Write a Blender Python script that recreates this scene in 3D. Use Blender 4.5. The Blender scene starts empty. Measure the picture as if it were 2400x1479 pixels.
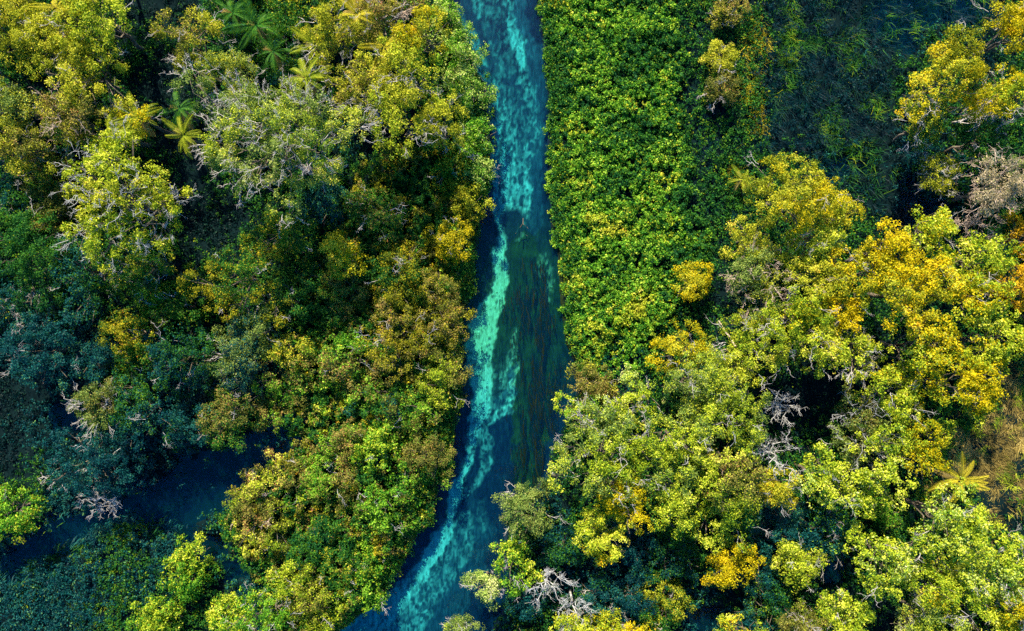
import bpy, math, numpy as np
from mathutils import Vector
R = math.radians
rng = np.random.default_rng(7)
scene = bpy.context.scene
C = scene.collection

# ------------------------------------------------------------ camera, sky, sun
CAM_H, TANH = 75.0, 0.64
cam = bpy.data.objects.new("camera", bpy.data.cameras.new("camera"))
C.objects.link(cam)
cam.location = (0, 0, CAM_H)
cam.rotation_euler = (0, 0, 0)
cam.data.sensor_width = 36
cam.data.lens = 18 / TANH
cam.data.clip_end = 2000
scene.camera = cam

SUN_DIR = Vector((-0.26, 1.0, 0.88)).normalized()
ELEV = math.asin(SUN_DIR.z)
AZ = math.atan2(SUN_DIR.x, SUN_DIR.y)
world = bpy.data.worlds.new("World")
scene.world = world
world.use_nodes = True
nt = world.node_tree
sky = nt.nodes.new("ShaderNodeTexSky")
sky.sky_type = 'NISHITA'
sky.sun_disc = False
sky.ozone_density = 2.5
sky.sun_elevation = ELEV
sky.sun_rotation = AZ
hsv = nt.nodes.new('ShaderNodeHueSaturation'); hsv.inputs['Saturation'].default_value = 1.6
nt.links.new(sky.outputs[0], hsv.inputs['Color'])
nt.links.new(hsv.outputs[0], nt.nodes["Background"].inputs[0])
nt.nodes["Background"].inputs[1].default_value = 0.12
sun = bpy.data.objects.new("sun", bpy.data.lights.new("sun", 'SUN'))
C.objects.link(sun)
sun.data.energy = 5.0
sun.data.angle = R(0.5)
sun.data.color = (1.0, 0.88, 0.62)
sun.rotation_euler = SUN_DIR.to_track_quat('Z', 'Y').to_euler()
sun.location = (0, 0, 60)
scene.view_settings.view_transform = 'Standard'
scene.view_settings.look = 'None'
scene.view_settings.exposure = 1.45
scene.view_settings.gamma = 1.0
scene.render.engine = 'CYCLES'
scene.cycles.max_bounces = 6
scene.cycles.diffuse_bounces = 3
scene.cycles.transparent_max_bounces = 8
scene.cycles.use_adaptive_sampling = True
scene.cycles.adaptive_threshold = 0.02
scene.cycles.use_denoising = False

# ------------------------------------------------------------ where things stand
W_PX, H_PX = 2400.0, 1479.0
def P(px, py, z=0.0):
    s = (CAM_H - z) * TANH / 1200.0
    return (px - 1200.0) * s, -(py - 739.5) * s
def unP(x, y, z=0.0):
    s = (CAM_H - z) * TANH / 1200.0
    return x / s + 1200.0, 739.5 - y / s
# plan of the vegetation, one letter per 60 px cell by apparent tone, shade included
GRID = """
ooo ll kkk gggg o b o b ii rrr ccc ccc g bb dddd nnnnn y
ooo ll ooo ggg k ooo l o l rrr ccc ccc g bb dddd nn yy d y
ooo ooo k o pp ggg k o ll o i rr ccc ccc g bb ddddd yyy k y
o k b oo kkk ppp gg oo l o ii rr ccc ccc g o g ddddd yyyyy
o k b oo g k g ppppp b k ooo i rr ccc ccc gg b ddddd p y o k y
k o b o l g kk ppppp t kk oo i rr ccc ccc ggg dddd k n t y o y
g t b p o l p k pp o pp g k bb ii rr ccc ccc gg yyy nn k t o t o l
gg p b l oo k g ppp t g b o yy i rr ccc ccc gg yyyy kk n t pp l
gg b p l o p kkk ggg bb gg y i rr ccc cccc g y oo y o k nn t p g
gg p o p gg kk g oo g y b k g y i rr ccc cccc g oo y b g y ll o l o
ggggg kk gg oo gg y b y g yy rrr ccc ccc g p l g oo yy lll y
t gggg k gg oo ggg b k y b y g rrr cccc yy k p l c o y g yy ll y
tt g t g bb g o b ggg b o yyy rrrr cccc gg k lll y gg yy ll y
tttt b o g t pp t gg gg bb c rrrr ccc g y gg o lll b k ll yy b
k ttt o b tt p tt b l gg k b l rrrr cc n g ll p l o kk pp g ll y w
kk tt o ttt p t k b l gg k b l rrrr bb l ppp g kkkkk ll o l y w
k t n pp ttt ggg b l gg l b l rrrr c ll ppp l p kk pp l gg l ww
k tttt ttt gg n bb b l g l c rrr lll p ll p l pp l b ll g l www
k g k ttt k n nnn bb b g b l c rrr llll llll pp llll t y www
gg ttt nnnn bbbbb g b l rrr p t ll y llll yy l g ll g w y ww
g c n tt nnn bbbb gg c b l rrr g t g l g l g l g ttt g l b lll w k
t nn t g tt nn bbb gg cc rrr c g tt l tt g l y ttt g lllllll
n ttt gg t cc n t ggg cc rr p cc ttt k t g yy k l g n llll p ll
tttt g t ccc t lll cc rrr p g tt p tt gg t k t ll k g l l k ll y
tttt g cccc t lll c rrr p r t g y l t y g t n ll b l g l k pp lll
""".strip().split("\n")
GRID = [q.replace(" ", "") for q in GRID]
NR = len(GRID)
GA = np.array([[ord(ch) for ch in r] for r in GRID])
def codes(px, py):
    i = np.clip((py / (H_PX / NR)).astype(int), 0, NR - 1)
    j = np.clip((px / 60.0).astype(int), 0, 39)
    return GA[i, j]
def code1(px, py):
    return chr(codes(np.array([px]), np.array([py]))[0])

# value noise in numpy
_tab = rng.random((256, 256))
def vnoise(x, y):
    xi = np.floor(x).astype(int); yi = np.floor(y).astype(int)
    fx = x - xi; fy = y - yi
    fx = fx * fx * (3 - 2 * fx); fy = fy * fy * (3 - 2 * fy)
    a = _tab[xi & 255, yi & 255]; b = _tab[(xi + 1) & 255, yi & 255]
    c = _tab[xi & 255, (yi + 1) & 255]; d = _tab[(xi + 1) & 255, (yi + 1) & 255]
    return (a * (1 - fx) + b * fx) * (1 - fy) + (c * (1 - fx) + d * fx) * fy
def fbm(x, y, o=4):
    s = 0; a = 0.5
    for k in range(o):
        s = s + a * vnoise(x * 2 ** k + 17 * k, y * 2 ** k + 31 * k); a *= 0.5
    return s / (1 - 0.5 ** o)

LB = np.array([(1062,-200),(1062,0),(1085,60),(1105,110),(1120,170),(1147,200),(1150,260),(1156,400),(1144,460),(1130,510),(1116,600),(1114,680),(1090,720),(1084,800),(1070,855),(1088,890),(1085,930),(1070,990),(1068,1060),(1055,1110),(1032,1140),(1020,1230),(982,1250),(962,1300),(928,1350),(898,1410),(850,1440),(800,1479),(640,1700)], float)
RB = np.array([(1252,-200),(1258,0),(1264,60),(1277,150),(1284,250),(1281,400),(1286,470),(1291,540),(1306,590),(1312,700),(1325,800),(1345,850),(1352,880),(1350,920),(1328,960),(1322,1000),(1290,1050),(1278,1120),(1240,1150),(1190,1170),(1185,1230),(1175,1290),(1190,1340),(1190,1400),(1150,1479),(1000,1700)], float)
def left_x(py): return np.interp(py, LB[:, 1], LB[:, 0])
def right_x(py): return np.interp(py, RB[:, 1], RB[:, 0])
def in_river(px, py, m=0.0):
    return (px > left_x(py) + m) & (px < right_x(py) - m)

# ------------------------------------------------------------ object helpers
def link(o, parent=None):
    C.objects.link(o)
    if parent is not None: o.parent = parent
    return o
def tag(o, label=None, cat=None, group=None, kind=None):
    if label: o['label'] = label
    if cat: o['category'] = cat
    if group: o['group'] = group
    if kind: o['kind'] = kind
    return o
def mesh(name, verts, faces_n, idx, mats, attr=None, mat_idx=None, smooth=False):
    """faces_n: verts per face (3 or 4, constant); idx flat array"""
    me = bpy.data.meshes.new(name)
    nv = len(verts); nf = len(idx) // faces_n
    me.vertices.add(nv); me.vertices.foreach_set('co', np.ascontiguousarray(verts, dtype=np.float32).ravel())
    me.loops.add(nf * faces_n); me.loops.foreach_set('vertex_index', np.ascontiguousarray(idx, dtype=np.int32))
    me.polygons.add(nf)
    me.polygons.foreach_set('loop_start', np.arange(0, nf * faces_n, faces_n, dtype=np.int32))
    me.polygons.foreach_set('loop_total', np.full(nf, faces_n, dtype=np.int32))
    for m in mats: me.materials.append(m)
    if mat_idx is not None: me.polygons.foreach_set('material_index', mat_idx.astype(np.int32))
    if smooth: me.polygons.foreach_set('use_smooth', np.ones(nf, dtype=bool))
    me.update(calc_edges=True)
    for k, (dom, arr) in (attr or {}).items():
        a = me.attributes.new(k, 'FLOAT', dom); a.data.foreach_set('value', arr.astype(np.float32))
    return me
def empty(name, loc, rz=0.0):
    o = bpy.data.objects.new(name, None); C.objects.link(o)
    o.location = loc; o.rotation_euler = (0, 0, rz); o.empty_display_size = 0.3
    return o

# ------------------------------------------------------------ materials
def new_mat(name):
    m = bpy.data.materials.new(name); m.use_nodes = True
    m.node_tree.nodes.clear()
    return m, m.node_tree.nodes, m.node_tree.links
def leaf_mat(name, cols, trans=0.35, rough=0.5, spec=0.006):
    """cols: list of (position, colour) along the leaf-to-leaf variation 'v'"""
    m, N, L = new_mat(name)
    at = N.new('ShaderNodeAttribute'); at.attribute_name = 'v'
    ramp = N.new('ShaderNodeValToRGB')
    cr = ramp.color_ramp
    while len(cr.elements) < len(cols): cr.elements.new(0.5)
    for e, (p, c) in zip(cr.elements, cols):
        e.position = p; e.color = (*c, 1)
    geo = N.new('ShaderNodeNewGeometry')
    hs = N.new('ShaderNodeHueSaturation')
    mr = N.new('ShaderNodeMapRange'); mr.inputs[3].default_value = 0.78; mr.inputs[4].default_value = 1.22
    L.new(geo.outputs['Random Per Island'], mr.inputs[0]); L.new(mr.outputs[0], hs.inputs['Value'])
    L.new(at.outputs['Fac'], ramp.inputs[0]); L.new(ramp.outputs[0], hs.inputs['Color'])
    d = N.new('ShaderNodeBsdfDiffuse'); t = N.new('ShaderNodeBsdfTranslucent')
    mx = N.new('ShaderNodeMixShader'); mx.inputs[0].default_value = trans
    L.new(hs.outputs[0], d.inputs[0])
    tint = N.new('ShaderNodeMix'); tint.data_type = 'RGBA'; tint.blend_type = 'MULTIPLY'; tint.inputs[0].default_value = 1
    tint.inputs[7].default_value = (1.2, 1.25, 0.5, 1)
    L.new(hs.outputs[0], tint.inputs[6]); L.new(tint.outputs[2], t.inputs[0])
    L.new(d.outputs[0], mx.inputs[1]); L.new(t.outputs[0], mx.inputs[2])
    g = N.new('ShaderNodeBsdfGlossy'); g.inputs['Roughness'].default_value = rough
    mg = N.new('ShaderNodeMixShader'); mg.inputs[0].default_value = spec
    L.new(mx.outputs[0], mg.inputs[1]); L.new(g.outputs[0], mg.inputs[2])
    o = N.new('ShaderNodeOutputMaterial'); L.new(mg.outputs[0], o.inputs[0])
    return m
PAL = {
 'o': [(0,(.04,.07,.006)),(.3,(.17,.21,.010)),(.65,(.42,.42,.025)),(.9,(.60,.54,.06)),(1,(.62,.36,.05))],
 'y': [(0,(.08,.10,.004)),(.3,(.27,.26,.004)),(.7,(.58,.45,.006)),(.94,(.70,.47,.010)),(1,(.62,.28,.012))],
 'l': [(0,(.02,.08,.010)),(.3,(.14,.24,.010)),(.65,(.44,.49,.025)),(.9,(.70,.68,.11)),(1,(.75,.60,.14))],
 'p': [(0,(.015,.05,.014)),(.35,(.08,.15,.03)),(.7,(.24,.31,.06)),(.92,(.42,.46,.15)),(1,(.50,.38,.18))],
 'c': [(0,(.003,.05,.010)),(.35,(.04,.18,.012)),(.65,(.18,.36,.018)),(.93,(.46,.62,.07)),(1,(.60,.50,.03))],
 'g': [(0,(.002,.024,.012)),(.4,(.009,.085,.018)),(.8,(.07,.20,.012)),(1,(.28,.32,.010))],  # dark green leaves with some blue of shade mixed into the colour
 't': [(0,(.001,.016,.030)),(.4,(.002,.045,.060)),(.8,(.012,.12,.10)),(1,(.12,.24,.06))],  # dark teal leaves; dimness and blue of shade are in the colour
 'b': [(0,(.02,.04,.008)),(.35,(.09,.12,.018)),(.65,(.22,.20,.04)),(.88,(.33,.22,.07)),(1,(.40,.14,.06))],
 'i': [(0,(.012,.06,.006)),(.3,(.10,.22,.02)),(.6,(.42,.52,.12)),(.85,(.62,.62,.24)),(1,(.72,.68,.38))],
 'k': [(0,(.001,.008,.014)),(.6,(.002,.020,.024)),(1,(.010,.05,.030))],  # near-black leaves for gaps below crowns, shade put into their colour
 'd': [(0,(.0005,.008,.018)),(.5,(.001,.022,.036)),(.85,(.002,.042,.040)),(1,(.02,.08,.016))],  # dark reeds, tinted bluer to carry the cast of shade
 'w': [(0,(.07,.06,.02)),(.5,(.24,.18,.05)),(.85,(.42,.32,.10)),(1,(.55,.45,.16))],
 'q': [(0,(.10,.09,.06)),(.4,(.30,.25,.15)),(.8,(.55,.45,.32)),(1,(.70,.58,.46))],
 'a': [(0,(.02,.04,.004)),(.35,(.10,.13,.007)),(.7,(.31,.29,.012)),(.93,(.50,.40,.02)),(1,(.48,.20,.02))],
 'j': [(0,(.10,.07,.004)),(.35,(.30,.19,.006)),(.7,(.55,.34,.010)),(1,(.60,.30,.02))],
 'm': [(0,(.16,.17,.01)),(.5,(.42,.38,.02)),(1,(.65,.52,.04))],
 'u': [(0,(.05,.11,.006)),(.5,(.20,.28,.012)),(1,(.48,.46,.03))],
}
CNAME = {'o':'olive gold','y':'golden yellow','l':'pale lime','p':'grey-green','c':'fresh green','g':'dark green','t':'dark teal','b':'brownish olive','i':'creamy green','k':'blackish green','d':'dark teal reed','w':'straw brown','m':'yellow reed','u':'green palm','q':'pinkish cream','a':'dark olive gold','j':'rusty gold'}
ML = {k: leaf_mat('leaves_' + CNAME[k].replace(' ', '_').replace('-', '_'), v) for k, v in PAL.items()}

def wood_mat(name, c1, c2):
    m, N, L = new_mat(name)
    tc = N.new('ShaderNodeTexCoord'); n = N.new('ShaderNodeTexNoise'); n.inputs['Scale'].default_value = 3.0
    n.inputs['Detail'].default_value = 5
    L.new(tc.outputs['Object'], n.inputs[0])
    r = N.new('ShaderNodeValToRGB'); r.color_ramp.elements[0].color = (*c1, 1); r.color_ramp.elements[1].color = (*c2, 1)
    r.color_ramp.elements[0].position = .35; r.color_ramp.elements[1].position = .65
    L.new(n.outputs[0], r.inputs[0])
    b = N.new('ShaderNodeBsdfPrincipled'); b.inputs['Roughness'].default_value = .85
    L.new(r.outputs[0], b.inputs[0]); o = N.new('ShaderNodeOutputMaterial'); L.new(b.outputs[0], o.inputs[0])
    return m
M_BARK = wood_mat('bark', (.05,.04,.03), (.14,.11,.08))
M_PALE = wood_mat('pale_bark', (.24,.22,.21), (.46,.43,.42))
M_PINK = wood_mat('pinkish_bark', (.26,.19,.15), (.50,.38,.31))
M_WHITE = wood_mat('bleached_wood', (.20,.20,.21), (.42,.42,.43))

# ------------------------------------------------------------ geometry generators
def unit(v): return v / np.maximum(np.linalg.norm(v, axis=-1, keepdims=True), 1e-9)
def leaves_geo(pos, nrm, size, r, aspect=0.55):
    """one folded rhombic leaf (two triangles) per position"""
    n = len(pos)
    a = unit(np.cross(nrm, unit(r.normal(size=(n, 3)))))
    b = np.cross(nrm, a)
    L_ = size[:, None]; W_ = L_ * aspect * .5
    fold = L_ * r.uniform(-.05, .22, (n, 1))
    base = pos - a * L_ * .5; tip = pos + a * L_ * .5 - nrm * L_ * r.uniform(0, .35, (n, 1))
    l = pos + b * W_ + nrm * fold; q = pos - b * W_ + nrm * fold
    V = np.stack([base, l, tip, q], 1).reshape(-1, 3)
    i = np.arange(n)[:, None] * 4
    F = np.concatenate([i, i + 1, i + 2, i, i + 2, i + 3], 1).reshape(-1)
    return V, F
def tubes_geo(segs, sides=4):
    """segs: (p0, p1, r0, r1) list -> open tapered tubes"""
    p0 = np.array([s[0] for s in segs], float); p1 = np.array([s[1] for s in segs], float)
    r0 = np.array([s[2] for s in segs]); r1 = np.array([s[3] for s in segs])
    d = unit(p1 - p0)
    h = np.where(np.abs(d[:, 2:3]) > .9, np.array([[1., 0, 0]]), np.array([[0., 0, 1]]))
    a = unit(np.cross(d, h)); b = np.cross(d, a)
    n = len(segs); rings = []
    for k in range(sides):
        t = 2 * math.pi * k / sides
        o = a * math.cos(t) + b * math.sin(t)
        rings.append((p0 + o * r0[:, None], p1 + o * r1[:, None]))
    V = np.stack([x for pr in rings for x in pr], 1).reshape(-1, 3)   # order: k0 low, k0 high, k1 low ...
    base = np.arange(n)[:, None] * (2 * sides); F = []
    for k in range(sides):
        k2 = (k + 1) % sides
        F.append(np.concatenate([base + 2 * k, base + 2 * k2, base + 2 * k2 + 1, base + 2 * k + 1], 1))
    F = np.stack(F, 1).reshape(-1)
    return V, F
def limb(p0, p1, r0, r1, r, n=4, wob=.12, sag=0.0):
    p0 = np.array(p0, float); p1 = np.array(p1, float); L_ = np.linalg.norm(p1 - p0)
    pts = [p0]
    for k in range(1, n + 1):
        t = k / n
        q = p0 + (p1 - p0) * t
        q = q + np.array([0, 0, 1]) * sag * L_ * 4 * t * (1 - t)
        if k < n: q = q + r.normal(size=3) * wob * L_ / n
        pts.append(q)
    rs = np.linspace(r0, r1, n + 1)
    return [(pts[k], pts[k + 1], rs[k], rs[k + 1]) for k in range(n)], pts
def twig_spray(p, d, L_, rad, r, depth=2, out=None, nf=3):
    if out is None: out = []
    d = d / (np.linalg.norm(d) + 1e-9)
    s, pts = limb(p, p + d * L_, rad, rad * .5, r, 3, .3)
    out += s
    if depth > 0:
        for k in range(nf):
            q = pts[r.integers(1, len(pts))]
            nd = d + r.normal(size=3) * .65
            twig_spray(q, nd, L_ * r.uniform(.4, .7), rad * .6, r, depth - 1, out, nf)
    return out

def crown_geo(Rc, Hc, r, leaf=.3, dens=1.0, gap=.12, flat=.75):
    """boughs > lobes > leaves.  Crown centre at z=0, spreading Rc; returns leaves and bough centres"""
    nb = max(3, int(round((Rc / 1.6) ** 2 * 1.05)))
    ph = r.uniform(0, 6.28, 4)
    bs = []
    for i in range(nb):
        th = i * 2.39996 + ph[0]
        rho = math.sqrt((i + .5) / nb)
        out = 1 + .20 * math.sin(2 * th + ph[1]) + .15 * math.sin(3 * th + ph[2]) + .12 * math.sin(5 * th + ph[3])
        rb = r.uniform(1.25, 2.1) * min(1, Rc / 3.0 + .25) * (1.1 - .25 * rho)
        d = max(0, Rc * out - rb * .75) * rho ** 1.05
        x = math.cos(th) * d + r.normal() * .25; y = math.sin(th) * d + r.normal() * .25
        z = Hc * math.sqrt(max(0, 1 - (.92 * rho) ** 2)) * flat + r.normal() * .30 * min(1, Rc / 3) - rb * .6
        bs.append((x, y, z, rb))
    # an under-storey ring so that the side of the crown is leafy too
    for i in range(max(3, nb // 2)):
        th = r.uniform(0, 6.28); rb = r.uniform(.9, 1.3) * min(1, Rc / 3 + .2)
        d = max(0, Rc * .80 - rb * .5)
        bs.append((math.cos(th) * d, math.sin(th) * d, -Hc * r.uniform(.1, .45), rb))
    bs = np.array(bs)
    nl = np.maximum(5, (bs[:, 3] ** 2 * 8.0).astype(int))
    bi = np.repeat(np.arange(len(bs)), nl)
    d = unit(r.normal(size=(len(bi), 3)) + np.array([0, 0, .45])); d[:, 2] = np.where(d[:, 2] < -.25, -d[:, 2], d[:, 2])
    lob = bs[bi, :3] + d * bs[bi, 3:4] * np.where(r.random((len(bi), 1)) < .18, r.uniform(1.05, 1.35, (len(bi), 1)), r.uniform(.7, 1.05, (len(bi), 1)))
    keep = r.random(len(lob)) > gap
    lob = lob[keep]; bi = bi[keep]; d = d[keep]
    rl = r.uniform(.32, .66, len(lob))
    n1 = np.maximum(6, (rl ** 2 * 150 * dens * (.3 / leaf) ** 1.8).astype(int))
    li = np.repeat(np.arange(len(lob)), n1)
    e = unit(r.normal(size=(len(li), 3)) + d[li] * .5 + np.array([0, 0, .35]))
    pos = lob[li] + e * (rl[li] * r.uniform(.35, 1.12, len(li)))[:, None] * np.array([1, 1, .8])
    nrm = unit(e * .7 + r.normal(size=(len(li), 3)) * .55 + np.array([0, 0, .35]))
    size = leaf * r.uniform(.6, 1.25, len(li))
    bv = r.normal(size=len(bs)) * .09; lv = r.normal(size=len(lob)) * .07
    v = np.clip(.52 + bv[bi[li]] + lv[li] + r.normal(size=len(li)) * .14, 0, 1)
    return pos, nrm, size, v, bs

def make_tree(name, label, cat, px, py, rpx, top, code, twig=0.0, group=None, seed=0, leaf=.3, dens=1.0, gap=.12, accent=None, twigm=None):
    r = np.random.default_rng(1000 + seed)
    hc = min(.48 * top, 1.2 + rpx * .016)
    zc = max(top - hc * .75, .2 * top)
    x, y = P(px, py, zc)
    Rc = rpx * (CAM_H - zc) * TANH / 1200.0
    root = empty(name, (x, y, 0.0), 0)
    tag(root, label, cat, group)
    pos, nrm, size, v, bs = crown_geo(Rc, hc, r, leaf, dens, gap)
    pos = pos + np.array([0, 0, zc])
    pos[:, 2] = np.maximum(pos[:, 2], .25)
    kk = fbm(pos[:, 0] * 1.3 + seed * 3.1, pos[:, 1] * 1.3, 3) > r.uniform(.26, .44, len(pos))
    pos, nrm, size, v = pos[kk], nrm[kk], size[kk], v[kk]
    mats = [ML[code]]; mi = None
    V, F = leaves_geo(pos, nrm, size, r)
    if accent:
        mats.append(ML[accent])
        sel = (r.random(len(pos)) < np.clip((fbm(pos[:, 0] * .3 + seed, pos[:, 1] * .3) - .40) * 3.2, .04, .8)).astype(int)
        mi = np.repeat(sel, 2)
    if mi is None: mi = np.zeros(len(F) // 3, int)
    vv = np.repeat(v, 2)
    if twig > 0:
        segs = []
        for (bx, by, bz, rb) in bs:
            c0 = np.array([bx, by, bz + zc])
            for k in range(int(round(r.poisson(7.5 * twig)))):
                d = unit(r.normal(size=3) + np.array([bx, by, 0]) * .25 + np.array([0, 0, .9]))
                twig_spray(c0 + d * rb * .8, d, rb * r.uniform(.45, .8), .030, r, 2, segs, 3)
        if segs:
            V2, F2 = tubes_geo(segs, 3)
            q = F2.reshape(-1, 4); F2 = q[:, [0, 1, 2, 0, 2, 3]].reshape(-1) + len(V)
            V = np.concatenate([V, V2]); F = np.concatenate([F, F2])
            mats.append(twigm or M_PALE)
            mi = np.concatenate([mi, np.full(len(F2) // 3, len(mats) - 1)]); vv = np.concatenate([vv, np.full(len(F2) // 3, .5)])
    me = mesh('crown', V, 3, F, mats, {'v': ('FACE', vv)}, mi)
    link(bpy.data.objects.new('crown', me), root)
    # trunk and limbs reaching every bough
    segs = []
    tr = .035 * top * .5 + .05
    fork = np.array([r.normal() * .15, r.normal() * .15, zc * .62])
    s, pts = limb((0, 0, -.4), fork, tr, tr * .7, r, 4, .10); segs += s
    for (bx, by, bz, rb) in bs:
        q = pts[r.integers(2, 5)] if len(pts) > 4 else fork
        s, pp = limb(q, (bx, by, bz + zc), tr * .35, .04, r, 4, .25, .05); segs += s
        for k in range(3):
            dd = unit(r.normal(size=3) + np.array([bx, by, 2.0]) * .3)
            s, _ = limb(pp[-2], np.array([bx, by, bz + zc]) + dd * rb, .04, .02, r, 2, .2); segs += s
    V, F = tubes_geo(segs, 5)
    link(bpy.data.objects.new('trunk', mesh('trunk', V, 4, F, [M_BARK], smooth=True)), root)
    return root

def make_dead(label, px, py, rpx, top, seed, mat, lean=0.0, name='dead_tree'):
    r = np.random.default_rng(5000 + seed)
    x, y = P(px, py, top * .7)
    Rc = rpx * (CAM_H - top * .7) * TANH / 1200.0
    root = empty(name, (x, y, 0)); tag(root, label, 'dead tree')
    s, pts = limb((0, 0, -.4), (r.normal() * .3, r.normal() * .3, top * .62), .13, .07, r, 5, .15)
    V, F = tubes_geo(s, 6)
    link(bpy.data.objects.new('trunk', mesh('trunk', V, 4, F, [mat], smooth=True)), root)
    for k in range(6):
        th = k * 1.05 + r.uniform(-.3, .3)
        segs = []
        end = np.array([math.cos(th) * Rc * r.uniform(.6, 1), math.sin(th) * Rc * r.uniform(.6, 1), top * r.uniform(.75, 1)])
        s, pp = limb(pts[r.integers(3, 6)], end, .05, .02, r, 5, .5, .06); segs += s
        for q in pp[1:]:
            for j in range(3):
                twig_spray(q, (end - pp[0]) + r.normal(size=3) * Rc * .6, Rc * r.uniform(.2, .45), .02, r, 1, segs, 3)
        V, F = tubes_geo(segs, 4)
        link(bpy.data.objects.new('branch', mesh('branch', V, 4, F, [mat], smooth=True)), root)
    return root

# ------------------------------------------------------------ palms
def frond_mesh(L_, mat, seed):
    r = np.random.default_rng(seed)
    n = 34
    t = np.linspace(0, 1, n)
    x = L_ * t * (1 - .12 * t); z = L_ * (.38 * t - .62 * t ** 2)
    V = []; F = []; segs = []
    pts = np.stack([x, np.zeros(n), z], 1)
    for k in range(0, n - 1, 3):
        a, b = pts[k], pts[min(k + 3, n - 1)]
        w = .009 * (1 - t[k]) + .003
        i = len(V); V += [a + [0, w, 0], a - [0, w, 0], b - [0, w * .85, 0], b + [0, w * .85, 0]]
        F += [i, i + 1, i + 2, i + 3]
    for k in range(3, n):
        ln = L_ * .19 * math.sin(math.pi * min(1, .12 + .86 * t[k])) ** .7 + .02
        for s in (-1, 1):
            b0 = pts[k]; sw = .7 + .6 * t[k]
            d = np.array([sw, s * 1.0, -.25 + r.normal() * .08]); d /= np.linalg.norm(d)
            w = np.array([.0075, 0, 0])
            mid = b0 + d * ln * .55 + np.array([0, 0, .03]); tip = b0 + d * ln - np.array([0, 0, ln * .25])
            i = len(V); V += [b0 - w, b0 + w, mid + w, mid - w]; F += [i, i + 1, i + 2, i + 3]
            i = len(V); V += [mid - w, mid + w, tip + w * .2, tip - w * .2]; F += [i, i + 1, i + 2, i + 3]
    nf = len(F) // 4
    return mesh('frond', np.array(V), 4, np.array(F), [mat], {'v': ('FACE', np.clip(r.normal(size=nf) * .12 + .6, 0, 1))})
FR = {}
def make_palm(label, px, py, top, L_, code, seed, nfr=13, rz=0.0):
    L_ *= .82; top *= .92
    r = np.random.default_rng(8000 + seed)
    x, y = P(px, py, top)
    root = empty('palm_tree', (x, y, 0)); tag(root, label, 'palm tree')
    s, _ = limb((0, 0, -.3), (0, 0, top), .17, .11, r, 6, .03)
    V, F = tubes_geo(s, 8)
    link(bpy.data.objects.new('trunk', mesh('trunk', V, 4, F, [M_BARK], smooth=True)), root)
    if code not in FR: FR[code] = [frond_mesh(1.0, ML[code], 60 + k) for k in range(3)]
    if 'w' not in FR: FR['w'] = [frond_mesh(1.0, ML['w'], 90 + k) for k in range(2)]
    for k in range(nfr):
        f = bpy.data.objects.new('frond', FR[code][k % 3] if k < nfr - 2 else FR['w'][k % 2])
        link(f, root)
        f.location = (0, 0, top)
        f.rotation_euler = (r.normal() * .3, -r.uniform(-.35, .6) if k < nfr - 2 else .6, rz + k * 2.39996 + r.normal() * .12)
        sc = L_ * r.uniform(.65, 1.15); f.scale = (sc, sc * r.uniform(.7, 1.05), sc)
    return root

exec_done = True
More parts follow.
